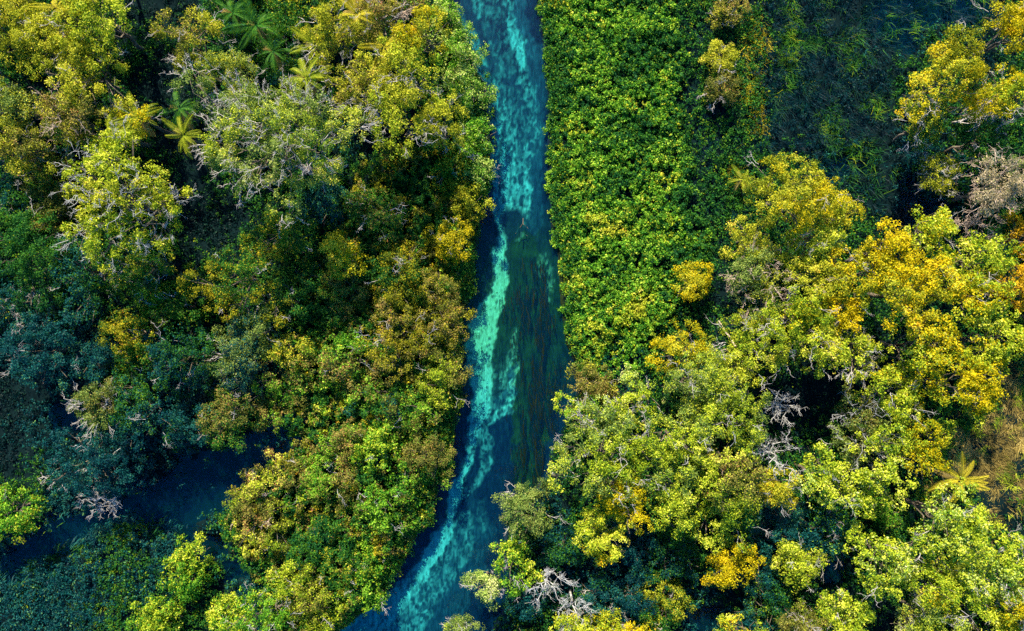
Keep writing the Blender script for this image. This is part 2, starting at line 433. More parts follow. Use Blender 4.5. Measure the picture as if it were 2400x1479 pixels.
# ------------------------------------------------------------ terrain, river bed, water
def seg_field(px, py, pts):
    """strength of a painted-in-nature sand tongue: pts (x, y, halfwidth, strength)"""
    out = np.zeros_like(px)
    for (x0, y0, w0, s0), (x1, y1, w1, s1) in zip(pts[:-1], pts[1:]):
        dx, dy = x1 - x0, y1 - y0
        t = np.clip(((px - x0) * dx + (py - y0) * dy) / (dx * dx + dy * dy), 0, 1)
        d = np.hypot(px - x0 - t * dx, py - y0 - t * dy)
        w = w0 + (w1 - w0) * t; s = s0 + (s1 - s0) * t
        out = np.maximum(out, s * np.clip((w * 1.18 + 1 - d) / 7.0 + .5, 0, 1))
    return out
SAND = [
 [(1078,30,6,.3),(1100,80,12,.45),(1115,130,14,.45),(1138,185,14,.45),(1165,235,22,.5),(1180,300,24,.6),(1184,350,26,.62),(1184,420,28,.7),(1182,480,24,.8),(1173,515,11,.95),(1179,545,5,.95)],
 [(1115,-40,8,.5),(1122,20,9,.5),(1160,30,5,.3)],
 [(1165,120,6,.5),(1170,150,5,.5),(1162,190,8,.5)],
 [(1182,322,5,.9),(1186,380,5,.95),(1189,430,4,.9),(1180,490,4,1)],
 [(1155,400,3,.9),(1157,470,3,.9),(1160,500,3,1),(1178,545,3,1)],
 [(1192,-40,8,.6),(1196,30,9,.7),(1206,80,12,.9),(1215,105,10,.95),(1224,130,6,1),(1228,165,9,.6),(1218,185,4,.6)],
 [(1225,90,5,.7),(1205,60,4,.9)],
 [(1245,340,11,.5),(1232,380,6,.7),(1236,430,8,.95),(1233,490,6,.85),(1228,505,12,.6)],
 [(1212,395,26,.4),(1212,470,24,.5)],
 [(1150,190,10,.22),(1190,230,30,.22),(1200,300,32,.22),(1205,380,36,.25)],
 [(1160,-20,26,.2),(1170,60,30,.2),(1190,150,20,.2)],
 [(1240,200,12,.4),(1250,260,10,.35),(1252,320,14,.4)],
 [(1228,520,7,.9),(1222,545,4,.9),(1214,558,5,.7)],
 [(1180,553,5,1),(1168,590,13,1),(1175,622,13,.9),(1174,655,11,.95),(1165,690,13,1),(1158,712,20,1),(1140,738,24,1),(1132,762,28,1),(1136,790,24,1),(1122,812,28,1),(1124,850,26,1),(1130,880,22,1),(1130,920,21,1),(1130,950,18,.95),(1118,985,16,.9),(1109,1010,11,.9),(1106,1040,9,.9),(1098,1085,7,.9),(1083,1120,7,.95),(1068,1150,12,1),(1062,1175,12,1),(1056,1200,6,1),(1053,1225,6,1),(1042,1255,15,1),(1020,1290,18,.9),(1000,1322,16,1),(985,1350,17,.85),(960,1380,20,.8),(930,1410,26,.85),(890,1445,30,.9),(850,1479,34,.9),(800,1540,34,.9)],
 [(1115,770,12,.9),(1102,775,5,.7)],
 [(1205,775,4,.4),(1203,820,6,.5),(1190,850,6,.5)],
 [(1205,840,9,.5),(1206,880,6,.65),(1196,925,8,.6),(1192,960,9,.7),(1160,980,7,.8),(1135,990,10,.7)],
 [(1178,860,8,.35),(1178,920,10,.35),(1162,950,10,.4)],
 [(1130,1015,10,.45),(1142,1050,10,.45),(1140,1085,10,.55),(1128,1120,5,.4),(1098,1155,4,.5),(1080,1168,4,.5)],
 [(1283,618,9,.3),(1290,660,8,.45),(1285,700,6,.4)],
 [(1275,600,10,.25),(1262,640,8,.2)],
 [(1090,1215,12,.25),(1080,1260,24,.35),(1060,1310,30,.3),(1030,1350,34,.35),(985,1400,36,.45),(950,1450,44,.5),(900,1500,44,.5)],
 [(1130,1190,6,.3),(1128,1240,10,.3)],
]
def river_attrs(px, py):
    wx = (fbm(px / 16., py / 22., 4) - .5) * 34; wy = (fbm(px / 16. + 50, py / 22. + 9, 4) - .5) * 34
    s = np.zeros_like(px)
    for L_ in SAND: s = np.maximum(s, seg_field(px + wx * .55, py + wy * .55, L_))
    n = fbm(px / 7., py / 14., 4)
    core = np.clip((s - .6) / .35, 0, 1)
    s = np.clip(s * (1.08 + (n - .5) * (2.0 - 1.5 * core)), 0, 1)
    s = s * np.clip((fbm(px / 6. + 9, py / 9., 4) - (.34 - .09 * core)) * 9, .12 + .2 * core, 1)
    rid = 1 - np.abs(2 * fbm(px / 9. + wx * .05, py / 26., 3) - 1)
    s = s * np.clip((rid - .62) * 5, .18, 1) ** np.clip(1.25 - core * 1.2, .05, 1)
    blue_bed = seg_field(px + wx, py + wy, [(1215,-60,16,.9),(1222,40,14,1),(1240,90,16,.9),(1258,130,18,.8),(1262,220,14,.7),(1262,300,14,.8),(1255,345,16,.9),(1255,430,12,.6),(1250,520,20,.4)])  # bands where the river bed is coloured bluish
    blue_bed = np.maximum(blue_bed, seg_field(px + wx, py + wy, [(1090,10,20,.35),(1130,100,30,.3),(1200,240,34,.4),(1205,360,34,.5),(1205,440,30,.5)]))
    blue_bed = np.maximum(blue_bed, seg_field(px + wx, py + wy, [(1090,1170,20,.2),(1110,1260,40,.45),(1080,1350,40,.5),(1000,1450,60,.5),(960,1500,60,.5)]))
    blob = np.clip(1.35 - np.hypot((px + wx * .5 - 1203) / 27., (py + wy * .5 - 524) / 36.), 0, .4) * 2.5
    s = s * (1 - blob); blue_bed = blue_bed * (1 - blob)
    blue_bed = np.maximum(blue_bed, seg_field(px + wx, py + wy, [(1200,860,8,.7),(1208,900,6,.9),(1175,950,16,.5)]))
    algae = np.maximum(np.clip(1.3 - np.abs(py - 720) / 210., 0, 1), seg_field(px + wx, py + wy, [(1230,580,30,1),(1245,700,44,1),(1255,900,40,1),(1245,1000,34,1),(1235,1130,24,1)]))
    return s, blue_bed, algae
CHAN = [(690,1000,55),(610,1075,62),(510,1110,55),(430,1150,50),(330,1178,26),(200,1218,26),(120,1262,28),(40,1300,34)]
def chan_d(px, py):
    out = np.full(np.shape(px), 1e9)
    for (x0, y0, w0), (x1, y1, w1) in zip(CHAN[:-1], CHAN[1:]):
        dx, dy = x1 - x0, y1 - y0
        t = np.clip(((px - x0) * dx + (py - y0) * dy) / (dx * dx + dy * dy), 0, 1)
        out = np.minimum(out, np.hypot(px - x0 - t * dx, py - y0 - t * dy) - (w0 + (w1 - w0) * t))
    return out
def in_water_cell(px, py):
    wx = (fbm(px / 40., py / 40., 3) - .5) * 70; wy = (fbm(px / 40. + 5, py / 40. + 7, 3) - .5) * 70
    return (codes(px + wx, py + wy) == ord('n')) | (chan_d(px + wx * .6, py + wy * .6) < 0)
def ground_h(px, py):
    """bed or land height from photo-plan position"""
    d = np.minimum(px - left_x(py), right_x(py) - px)      # >0 inside the river
    riv = np.clip(d / 22.0 + .35, 0, 1)
    h = .45 + (fbm(px / 90., py / 90., 4) - .5) * .7
    h = h * (1 - riv) + (-.9) * riv
    n = np.zeros_like(px)
    for a, b in ((0, 0), (14, 0), (-14, 0), (0, 14), (0, -14)): n = n + in_water_cell(px + a, py + b)
    n = n / 5 * (1 - riv)
    return h * (1 - n) + (-.6) * n

def bed_mat():
    m, N, L = new_mat('river_bed_and_soil')
    def att(n):
        a = N.new('ShaderNodeAttribute'); a.attribute_name = n; return a.outputs['Fac']
    tc = N.new('ShaderNodeTexCoord')
    mp = N.new('ShaderNodeMapping'); mp.inputs['Scale'].default_value = (3.2, .9, 1); L.new(tc.outputs['Object'], mp.inputs[0])
    n1 = N.new('ShaderNodeTexNoise'); n1.inputs['Scale'].default_value = 1.1; n1.inputs['Detail'].default_value = 8; n1.inputs['Roughness'].default_value = .65
    n1.inputs['Distortion'].default_value = .8; L.new(mp.outputs[0], n1.inputs[0])
    def ramp(src, *st):
        r = N.new('ShaderNodeValToRGB'); c = r.color_ramp
        while len(c.elements) < len(st): c.elements.new(.5)
        for e, (p, col) in zip(c.elements, st): e.position = p; e.color = (*col, 1)
        L.new(src, r.inputs[0]); return r.outputs[0]
    def mix(f, a, b):
        x = N.new('ShaderNodeMix'); x.data_type = 'RGBA'
        if hasattr(f, 'node'): L.new(f, x.inputs[0])
        else: x.inputs[0].default_value = f
        L.new(a, x.inputs[6]); L.new(b, x.inputs[7]); return x.outputs[2]
    weed = ramp(n1.outputs[0], (.3, (.002,.004,.016)), (.55, (.005,.014,.036)), (.75, (.02,.045,.06)))
    weedg = ramp(n1.outputs[0], (.3, (.008,.014,.003)), (.6, (.028,.044,.008)), (.8, (.08,.09,.02)))
    sand = ramp(n1.outputs[0], (.30, (.05,.11,.12)), (.45, (.16,.34,.36)), (.7, (.34,.58,.58)))
    sandg = ramp(n1.outputs[0], (.28, (.14,.20,.09)), (.44, (.42,.46,.27)), (.7, (.74,.74,.50)))
    blue_bed = ramp(n1.outputs[0], (.3, (.006,.018,.04)), (.5, (.02,.055,.09)), (.75, (.06,.14,.20)))
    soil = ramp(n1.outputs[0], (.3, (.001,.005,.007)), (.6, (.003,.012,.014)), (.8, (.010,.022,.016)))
    c = mix(att('algae'), weed, weedg)
    c = mix(att('blue_bed'), c, blue_bed)
    c = mix(att('sand'), c, mix(att('algae'), sand, sandg))
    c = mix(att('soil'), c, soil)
    b = N.new('ShaderNodeBsdfPrincipled'); b.inputs['Roughness'].default_value = .9; b.inputs['Specular IOR Level'].default_value = .04
    L.new(c, b.inputs[0])
    bp = N.new('ShaderNodeBump'); bp.inputs['Strength'].default_value = .6; bp.inputs['Distance'].default_value = .15
    L.new(n1.outputs[0], bp.inputs['Height']); L.new(bp.outputs[0], b.inputs['Normal'])
    o = N.new('ShaderNodeOutputMaterial'); L.new(b.outputs[0], o.inputs[0])
    return m
def grid_axis(fine0, fine1, step, far):
    a = np.arange(fine0, fine1 + step * .5, step)
    out = []; s = step; x = fine1
    while x < far: s *= 1.35; x += s; out.append(x)
    out2 = []; s = step; x = fine0
    while x > -far: s *= 1.35; x -= s; out2.append(x)
    return np.array(out2[::-1] + list(a) + out)
gx = np.concatenate([grid_axis(-16, 8, .10, 18)])
gx = np.array([x for x in gx if -17 <= x <= 9])
lo = []; x = -17.0; s = .3
while x > -600: x -= s; lo.append(x); s = .35 if x > -56 else s * 1.4
hi = []; x = 9.0; s = .3
while x < 600: x += s; hi.append(x); s = .35 if x < 56 else s * 1.4
gx = np.array(sorted(lo) + list(gx) + hi)
gyl = list(np.arange(-33, 33, .12)); x = -33.0; s = .35; lo = []
while x > -600: x -= s; lo.append(x); s = .35 if x > -40 else s * 1.4
hi = []; x = 33.0; s = .35
while x < 600: x += s; hi.append(x); s = .35 if x < 40 else s * 1.4
gy = np.array(sorted(lo) + gyl + hi)
gx = np.unique(np.round(gx, 3)); gy = np.unique(np.round(gy, 3))
X, Y = np.meshgrid(gx, gy)
pxg, pyg = unP(X, Y, 0)
pyc = np.clip(pyg, -180, 1650)
hgt = ground_h(pxg, pyc)
sa, si, al = river_attrs(pxg, pyc)
inr = np.clip((np.minimum(pxg - left_x(pyc), right_x(pyc) - pxg)) / 12. + 1.0, 0, 1)
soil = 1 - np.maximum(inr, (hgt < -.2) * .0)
bump = (fbm(X * 1.2, Y * .9, 4) - .5) * .35
hgt = hgt + np.where(inr > .5, bump * (1 - sa) - sa * .15, bump * .5)
hgt = np.where(inr > .9, np.minimum(hgt, -.12), hgt)
nx_, ny_ = len(gx), len(gy)
ii = (np.arange(ny_ - 1)[:, None] * nx_ + np.arange(nx_ - 1)[None, :]).reshape(-1, 1)
F = np.concatenate([ii, ii + 1, ii + 1 + nx_, ii + nx_], 1).reshape(-1)
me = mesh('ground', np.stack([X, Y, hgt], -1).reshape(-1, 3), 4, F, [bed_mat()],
          {'sand': ('POINT', (sa * inr).ravel()), 'blue_bed': ('POINT', (si * inr).ravel()), 'algae': ('POINT', al.ravel()), 'soil': ('POINT', soil.ravel())}, smooth=True)
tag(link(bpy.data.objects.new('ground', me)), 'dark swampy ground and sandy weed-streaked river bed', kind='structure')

def water_mat():
    m, N, L = new_mat('clear_river_water')
    tr = N.new('ShaderNodeBsdfTransparent'); tr.inputs[0].default_value = (.30, .88, .87, 1)
    df = N.new('ShaderNodeBsdfDiffuse'); df.inputs[0].default_value = (.001, .016, .055, 1)
    mx = N.new('ShaderNodeMixShader'); mx.inputs[0].default_value = .18
    L.new(tr.outputs[0], mx.inputs[1]); L.new(df.outputs[0], mx.inputs[2])
    gl = N.new('ShaderNodeBsdfGlossy'); gl.inputs['Roughness'].default_value = .16
    tc = N.new('ShaderNodeTexCoord'); mp = N.new('ShaderNodeMapping'); mp.inputs['Scale'].default_value = (2.4, .9, 1)
    n = N.new('ShaderNodeTexNoise'); n.inputs['Scale'].default_value = 2.2; n.inputs['Detail'].default_value = 5; n.inputs['Distortion'].default_value = 1.2
    L.new(tc.outputs['Object'], mp.inputs[0]); L.new(mp.outputs[0], n.inputs[0])
    bp = N.new('ShaderNodeBump'); bp.inputs['Strength'].default_value = .12; bp.inputs['Distance'].default_value = .1
    L.new(n.outputs[0], bp.inputs['Height']); L.new(bp.outputs[0], gl.inputs['Normal'])
    lw = N.new('ShaderNodeLayerWeight'); lw.inputs['Blend'].default_value = .5
    pw = N.new('ShaderNodeMath'); pw.operation = 'POWER'; pw.inputs[1].default_value = 4.0; L.new(lw.outputs['Facing'], pw.inputs[0])
    fr = N.new('ShaderNodeMath'); fr.operation = 'MULTIPLY_ADD'; fr.inputs[1].default_value = .7; fr.inputs[2].default_value = .022; fr.use_clamp = True
    L.new(pw.outputs[0], fr.inputs[0])
    m2 = N.new('ShaderNodeMixShader'); L.new(fr.outputs[0], m2.inputs[0]); L.new(mx.outputs[0], m2.inputs[1]); L.new(gl.outputs[0], m2.inputs[2])
    o = N.new('ShaderNodeOutputMaterial'); L.new(m2.outputs[0], o.inputs[0])
    return m
V = np.array([(-600, -600, 0), (600, -600, 0), (600, 600, 0), (-600, 600, 0)], float)
tag(link(bpy.data.objects.new('water', mesh('water', V, 4, np.arange(4), [water_mat()]))), 'clear turquoise river water', kind='structure')

# ------------------------------------------------------------ named trees: px, py, r, top, code, twigs, accent, label
T = [
 (45,80,98,9,'o',.25,None,'golden olive tree cut off by the top left corner of the photo'),
 (250,58,108,10,'l',.1,'o','feathery pale lime tree near top left, dark gap on its right'),
 (205,165,92,9,'o',.3,'l','olive gold tree directly below the feathery pale lime tree'),
 (120,110,60,8,'o',.2,None,'small olive tree squeezed between corner tree and feathery lime tree'),
 (440,90,78,8,'o',.3,'b','isolated orange-tipped tree at top left with black gaps on both sides'),
 (175,275,82,8,'b',.7,'o','pinkish brown tree with bare pale twigs, upper left'),
 (22,245,65,8,'p',.4,'o','grey-green tree with long pale twigs at the left edge, upper part'),
 (65,345,62,7,'o',.1,'b','orange-tinted small tree by left edge under the twiggy grey one'),
 (290,475,152,11,'l',.9,'o','big round yellow-green tree full of white twigs, left side'),
 (640,335,178,13,'p',1.0,'l','largest pale grey-green tree with whitish twig tips, upper left centre'),
 (545,190,68,8,'p',.8,'o','small twiggy tree joined to upper left of the largest pale tree'),
 (860,215,82,9,'o',.4,'b','ragged olive tree right of the small palm, upper left centre'),
 (1000,75,54,9,'y',0,'o','small bright orange-yellow tree close to the top of the river'),
 (935,160,88,9,'l',.2,'o','pale lime tree just below left of the orange-yellow riverside tree'),
 (940,280,92,10,'o',.3,'l','olive gold tree over a black shadow, left of the upper river'),
 (1035,290,60,8,'o',.4,'l','small olive tree with grey twigs nearest the upper left bank'),
 (785,75,75,8,'o',.4,'b','straw-coloured tree among palms at the top, left of river'),
 (885,40,62,8,'b',.5,'o','brownish twiggy tree at the top edge left of the river'),
 (570,655,110,7,'a',.1,'g','broad dull gold tree in the middle of the left forest'),
 (650,560,66,6,'a',.1,'g','small mustard tree above right of the broad dull gold tree'),
 (795,600,46,6.5,'y',0,'o','narrow bright orange tree standing alone in dull green, left centre'),
 (700,690,80,5,'g',.1,'o','mossy green tree right of the broad dull gold tree'),
 (555,825,92,6,'p',.3,'t','greyish teal tree with small pale leaves, left centre'),
 (110,825,100,6,'t',.3,None,'dark teal round tree near the left edge, halfway down'),
 (330,620,76,6,'g',.4,'o','dark green tree with thin grey twigs under the big twiggy tree'),
 (240,945,58,6,'p',1.3,'b','tree with a fan of bright pale twigs in the teal forest'),
 (340,960,90,6,'t',.1,'p','teal tree right of the fan of pale twigs'),
 (300,790,70,6,'a',.1,'g','speckled olive tree amid teal trees, left side'),
 (215,1090,112,6,'t',.1,None,'wide dark teal tree above the navy side channel'),
 (75,590,100,7,'g',.1,None,'dark green tree at left edge below the big twiggy tree'),
 (200,640,90,6.5,'g',.1,'t','deep green round tree below the big twiggy tree'),
 (35,1195,62,5,'c',.1,'o','yellow-green tree at the left edge above the channel end'),
 (430,840,90,5.5,'t',.1,'p','mid-size teal tree left of the greyish teal tree'),
 (540,970,80,5,'g',.1,'b','dark mossy tree beside the navy inlet, left of the river'),
 (880,500,66,5,'b',.2,'g','brown-olive tree below the black shadow, left of river'),
 (1030,895,74,4.2,'b',.1,'l','rounded brownish lime bush bulging into the river from the left bank'),
 (610,1200,98,4,'b',.2,'l','wide pinkish brown bush right of the navy inlet, lower left'),
 (760,1120,90,4,'b',.1,'c','brown-green bush mass inland of the lower left bank'),
 (900,1180,85,4,'c',.1,'b','green bush with rusty specks near lower left bank'),
 (720,1400,88,4,'l',.1,'b','pale lime bush at bottom edge left of the river'),
 (455,1340,70,3,'c',0,'l','bright green bush standing in dark water, bottom left'),
 (375,1440,60,3,'c',0,'l','fresh green bush at the bottom edge, farther left'),
 (800,860,95,4.5,'c',.1,'b','speckled green bush mass, middle of the left bank'),
 (940,790,95,5,'b',.2,'a','tan-brown bush on the middle of the left bank'),
 (930,650,80,5,'a',.1,'g','yellow bush right of the narrow orange tree'),
 (1060,560,58,4.5,'a',.1,'y','sunlit yellow bush on the bank opposite the dark weed patch'),
 (2225,185,108,11,'y',.1,'o','round golden tree on the dark marsh at top right'),
 (2385,75,58,10,'y',.3,'o','golden tree cut by the right edge at the top'),
 (2375,225,66,10,'y',.2,'l','yellow tree at right edge beside the round golden tree'),
 (2160,295,58,7,'o',1.0,'g','bluish-white twiggy tree just below the round golden tree'),
 (2200,415,50,6,'o',.9,'b','small twiggy orange-leaved tree in the blue-black gap, right'),
 (2290,330,60,7,'g',.3,'o','dull green tree under the golden trees near the right edge'),
 (2345,440,80,10,'q',1.6,'p','pinkish tree of dense bare twigs near the right edge'),
 (1850,450,108,10,'o',.2,'y','round golden olive tree alone at the corner of the dark reeds'),
 (1905,555,82,8,'o',.2,'l','olive tree touching the underside of the round golden olive tree'),
 (1955,500,44,7,'y',.1,'o','small golden tree at right shoulder of the golden olive tree'),
 (2075,595,62,10,'y',0,'o','vivid golden tree at the head of the bright right-hand ridge'),
 (2175,560,76,10,'l',.1,'y','yellow-lime tree below the blue-black pool, right side'),
 (2295,600,72,10,'l',.1,'y','lime tree near right edge above the brightest slope'),
 (2385,680,62,9,'j',.1,'y','rusty orange tree cut by the right edge, middle height'),
 (1790,650,78,8,'p',1.2,'o','tree with a pinkish grey puff of bare twigs, right centre'),
 (1900,650,72,8,'o',.2,'l','olive tree right of the pinkish grey puff'),
 (2005,650,76,9,'o',.1,'y','mustard tree left of the vivid golden ridge'),
 (2135,685,88,11,'y',0,'o','tallest vivid golden tree on the bright right-hand ridge'),
 (2265,695,78,11,'l',.1,'y','very bright lime tree right of the vivid golden one'),
 (2310,800,78,10,'l',.1,'y','bright lime tree at the outer rim of the ridge, right'),
 (1865,745,96,9,'l',.4,'y','wide yellow-lime tree with cream twigs, right centre'),
 (1975,735,46,8,'y',.1,'o','small orange-gold tree beside a dark hollow, right centre'),
 (1590,815,62,7,'y',.1,'o','yellow-topped tree at the lower corner of the green bank'),
 (1625,905,102,8,'p',.3,'l','soft grey-green tree below the yellow-topped one'),
 (1775,825,88,8,'o',.6,'l','olive gold tree with straw twigs under the leaning pole'),
 (1480,940,72,7,'l',.3,'i','rounded cream-lime tree near the lower right bank'),
 (1915,810,62,8,'l',.3,'o','lime tree above the black hollow, right centre'),
 (2000,838,58,8,'o',1.1,'l','tan twiggy tree at upper edge of the black hollow'),
 (2155,815,90,10,'y',0,'l','golden tree in the middle of the right-hand forest'),
 (2260,905,94,10,'y',.1,'l','golden yellow tree beside the brown grass, right'),
 (2095,925,72,8,'l',.2,'y','knobbly lime tree right of the black hollow'),
 (2020,1000,66,6,'p',1.3,'b','grey tree of tangled pale twigs below the black hollow'),
 (1420,1065,132,9,'l',.4,'p','large pale lime tree overhanging the lower right bank'),
 (1590,1035,108,9,'l',.1,'p','broad lime tree right of the large overhanging one'),
 (1705,1095,102,9,'l',.1,'b','sage-lime tree left of the white twig heap'),
 (1725,975,72,8,'p',.3,'l','grey-lime tree left of the black hollow'),
 (1570,1175,92,8,'l',.1,'g','dappled lime tree under the broad lime tree'),
 (1465,1175,64,8,'y',.1,'l','yellow-flecked tree on the lower flank of the overhanging tree'),
 (1690,1205,82,7,'l',.2,'g','dappled olive-lime tree above the small bright golden one'),
 (1815,1140,48,7,'y',.1,'o','golden tree just below the white twig heap'),
 (1920,1115,78,8,'l',.1,'y','knobbly yellow-lime tree right of the white twig heap'),
 (2060,1090,86,9,'l',.1,'b','cream-lime tree above the deep teal tree'),
 (2065,1305,98,9,'l',.1,'y','big bright yellow-lime tree, lower right'),
 (2210,1215,104,10,'l',.1,'y','brightest pale yellow tree, lower right beside brown grass'),
 (1700,1320,56,6,'y',0,'o','small bright golden tree alone in dark teal, lower right'),
 (1862,1325,50,6,'l',.2,'b','small lime tree in the dark right of the bright golden one'),
 (1925,1250,66,5,'t',.2,'c','deep teal tree between lime trees, lower right'),
 (2330,1330,92,9,'l',.4,'w','pale yellow tree with hazy straw twigs, lower right corner'),
 (2390,1420,58,9,'y',.1,'l','golden tree in the bottom right corner'),
 (2265,1410,74,9,'l',.1,'y','yellow-lime tree on the bottom edge near right corner'),
 (1975,1440,60,7,'l',.1,'y','lime tree on the bottom edge below the big bright one'),
 (1872,1455,44,6,'b',.4,'l','tan tree on the bottom edge, right half'),
 (1235,1190,72,6,'p',.2,'b','pale bush whose pointed tip juts left over the river'),
 (1205,1315,56,5,'c',.1,'l','green tree on the lower right bank above the cream bush'),
 (1140,1370,40,5,'p',.4,'i','small cream bush standing alone in the dark lower river'),
 (1082,1475,34,4,'p',.3,'l','small sage bush at the bottom edge beside the river'),
 (1350,1468,58,6,'l',.2,'y','yellow-lime tree on the bottom edge under a bleached dead tree'),
 (1425,1468,34,5,'y',.1,'l','tiny yellow tree on the bottom edge'),
 (1348,965,48,5,'c',0,'l','fresh green bush at the narrow point of the right bank'),
 (1395,895,48,4,'b',.1,'o','brownish bush between green bank and cream-lime tree'),
 (1620,665,40,3.6,'y',0,'o','small yellow shrub at the shaded edge of the green bank'),
 (1690,135,34,3.2,'o',.3,'b','small rusty shrub among the dark reeds near the top'),
 (1688,212,38,3.2,'b',.3,'o','small orange-brown shrub in the reeds below another rusty one'),
 (1052,35,40,3.4,'i',0,'c','creamy green bush at the top edge touching the river'),
 (1088,125,46,3.6,'i',0,'c','creamy green bush where the upper left bank bends'),
 (1062,205,42,3.6,'c',0,'i','green bush behind the creamy bank bushes, upper left bank'),
 (1112,225,46,3.8,'i',0,'c','creamy bush bulging into the river below the bank bend'),
 (1120,320,44,3.6,'c',0,'i','dark green hollow-centred bush on the upper left bank'),
 (1112,405,46,3.6,'i',.1,'c','creamy green bush above the yellow bank bush'),
 (1060,400,44,3.8,'c',.1,'a','mixed green bush inland of the creamy bank bushes'),
 (1100,480,44,3.8,'a',0,'l','olive yellow bush at the narrow upper left bank'),
 (1700,30,34,3.0,'b',.3,'o','brown shrub at the top edge right of the green bank'),
]
for k, (px, py, rp, top, code, tw, acc, lab) in enumerate(T):
    if code == 'l' and px > 1880 and py > 980: acc = 'i'
    if code == 't' and acc == 'p': acc = 'g'
    lf = {'o': .165, 'y': .165, 'l': .18, 'p': .15, 'c': .21, 'g': .17, 't': .17, 'b': .165, 'w': .16, 'q': .15, 'a': .165, 'j': .165, 'i': .17}[code]
    if px > 1900 and py > 500: lf *= 1.2
    nm = 'bush' if ('bush' in lab or 'shrub' in lab) else 'broadleaf_tree'
    make_tree(nm, lab, 'bush' if nm == 'bush' else 'tree', px, py, rp, top, code, tw, None, k, lf, 1.0, .12, acc,
              M_PINK if 'pinkish' in lab else (M_WHITE if ('white' in lab or 'tangled' in lab) else M_PALE))

# ------------------------------------------------------------ dead trees, pole, palms
make_dead('bleached dead tree curling white over the black hollow', 1830, 955, 48, 6, 1, M_WHITE)
make_dead('white dead tree with upright bare branches, bottom right of river', 1292, 1365, 52, 7, 2, M_WHITE)
make_dead('white forked dead tree at the bottom edge right of river', 1345, 1425, 46, 7, 3, M_WHITE)
make_dead('heap of white bare twigs right of the sage-lime tree', 1815, 1055, 55, 7.5, 4, M_WHITE)
make_dead('bluish bare dead tree on the rim of the navy channel, left', 238, 1175, 44, 5, 5, M_PALE)
make_dead('grey bare tree over the dark reeds edge, right top', 2290, 262, 40, 7, 6, M_PALE)
make_dead('long bare branches reaching over the blue-black pool, right', 2290, 520, 62, 7, 7, M_PINK)
make_dead('pinkish bare bush at the bottom edge, right', 2165, 1400, 40, 5, 8, M_PINK)
make_dead('bare grey branches sticking out of the ragged olive tree', 860, 250, 40, 9.5, 9, M_PALE)
make_dead('pinkish bare twigs at the top edge left of river', 930, 25, 40, 9, 10, M_PINK)
r_ = np.random.default_rng(3)
x0, y0 = P(1688, 752, 4.5); x1, y1 = P(1722, 812, 6.5)
s, pts = limb((x0, y0, 4.0), (x1, y1, 6.8), .05, .09, r_, 6, .05)
s2, _ = limb((x1, y1, 6.8), (x1 + .4, y1 - .8, -.3), .09, .13, r_, 4, .05)
V, F = tubes_geo(s + s2, 7)
tag(link(bpy.data.objects.new('leaning_pole', mesh('leaning_pole', V, 4, F, [M_PINK], smooth=True))), 'bare pale stem leaning out above the olive gold tree', 'dead stem')

for k, (px, py, top, L_, code, lab) in enumerate([
 (718,185,8.5,3.6,'u','palm with five spread fronds between two twiggy trees'),
 (600,60,6,3.6,'g','dark green palm in shade near the top edge'),
 (545,30,6,3.2,'g','shaded palm at the top edge left of the dark green one'),
 (640,120,5.5,3.0,'g','low shaded palm below the dark green palm'),
 (740,110,7,3.2,'u','yellowish palm among straw-coloured trees'),
 (835,35,8,3.6,'m','golden palm fronds at the top edge left of river'),
 (900,110,8,3.0,'m','golden palm between straw and lime trees'),
 (325,275,7.5,3.2,'u','palm with fan of yellow-green fronds left of the largest tree'),
 (265,310,7.5,3.2,'u','palm rising just left of another yellow-green palm'),
 (430,318,6,3.0,'u','low palm in the dark gap left of the largest tree'),
 (420,255,5.5,2.8,'g','dark palm in the black gap, upper left'),
 (135,18,9,2.6,'m','feathery golden palm at the top edge, far left'),
 (2250,1125,7,3.6,'m','bright yellow palm star on the brown grass, lower right'),
 (1740,420,2.2,2.2,'u','low green fan palm in the dark reeds'),
 (680,235,8.0,2.4,'u','small palm below the five-frond palm')]):
    make_palm(lab, px, py, top, L_, code, k, nfr=11 if top > 5 else 8)

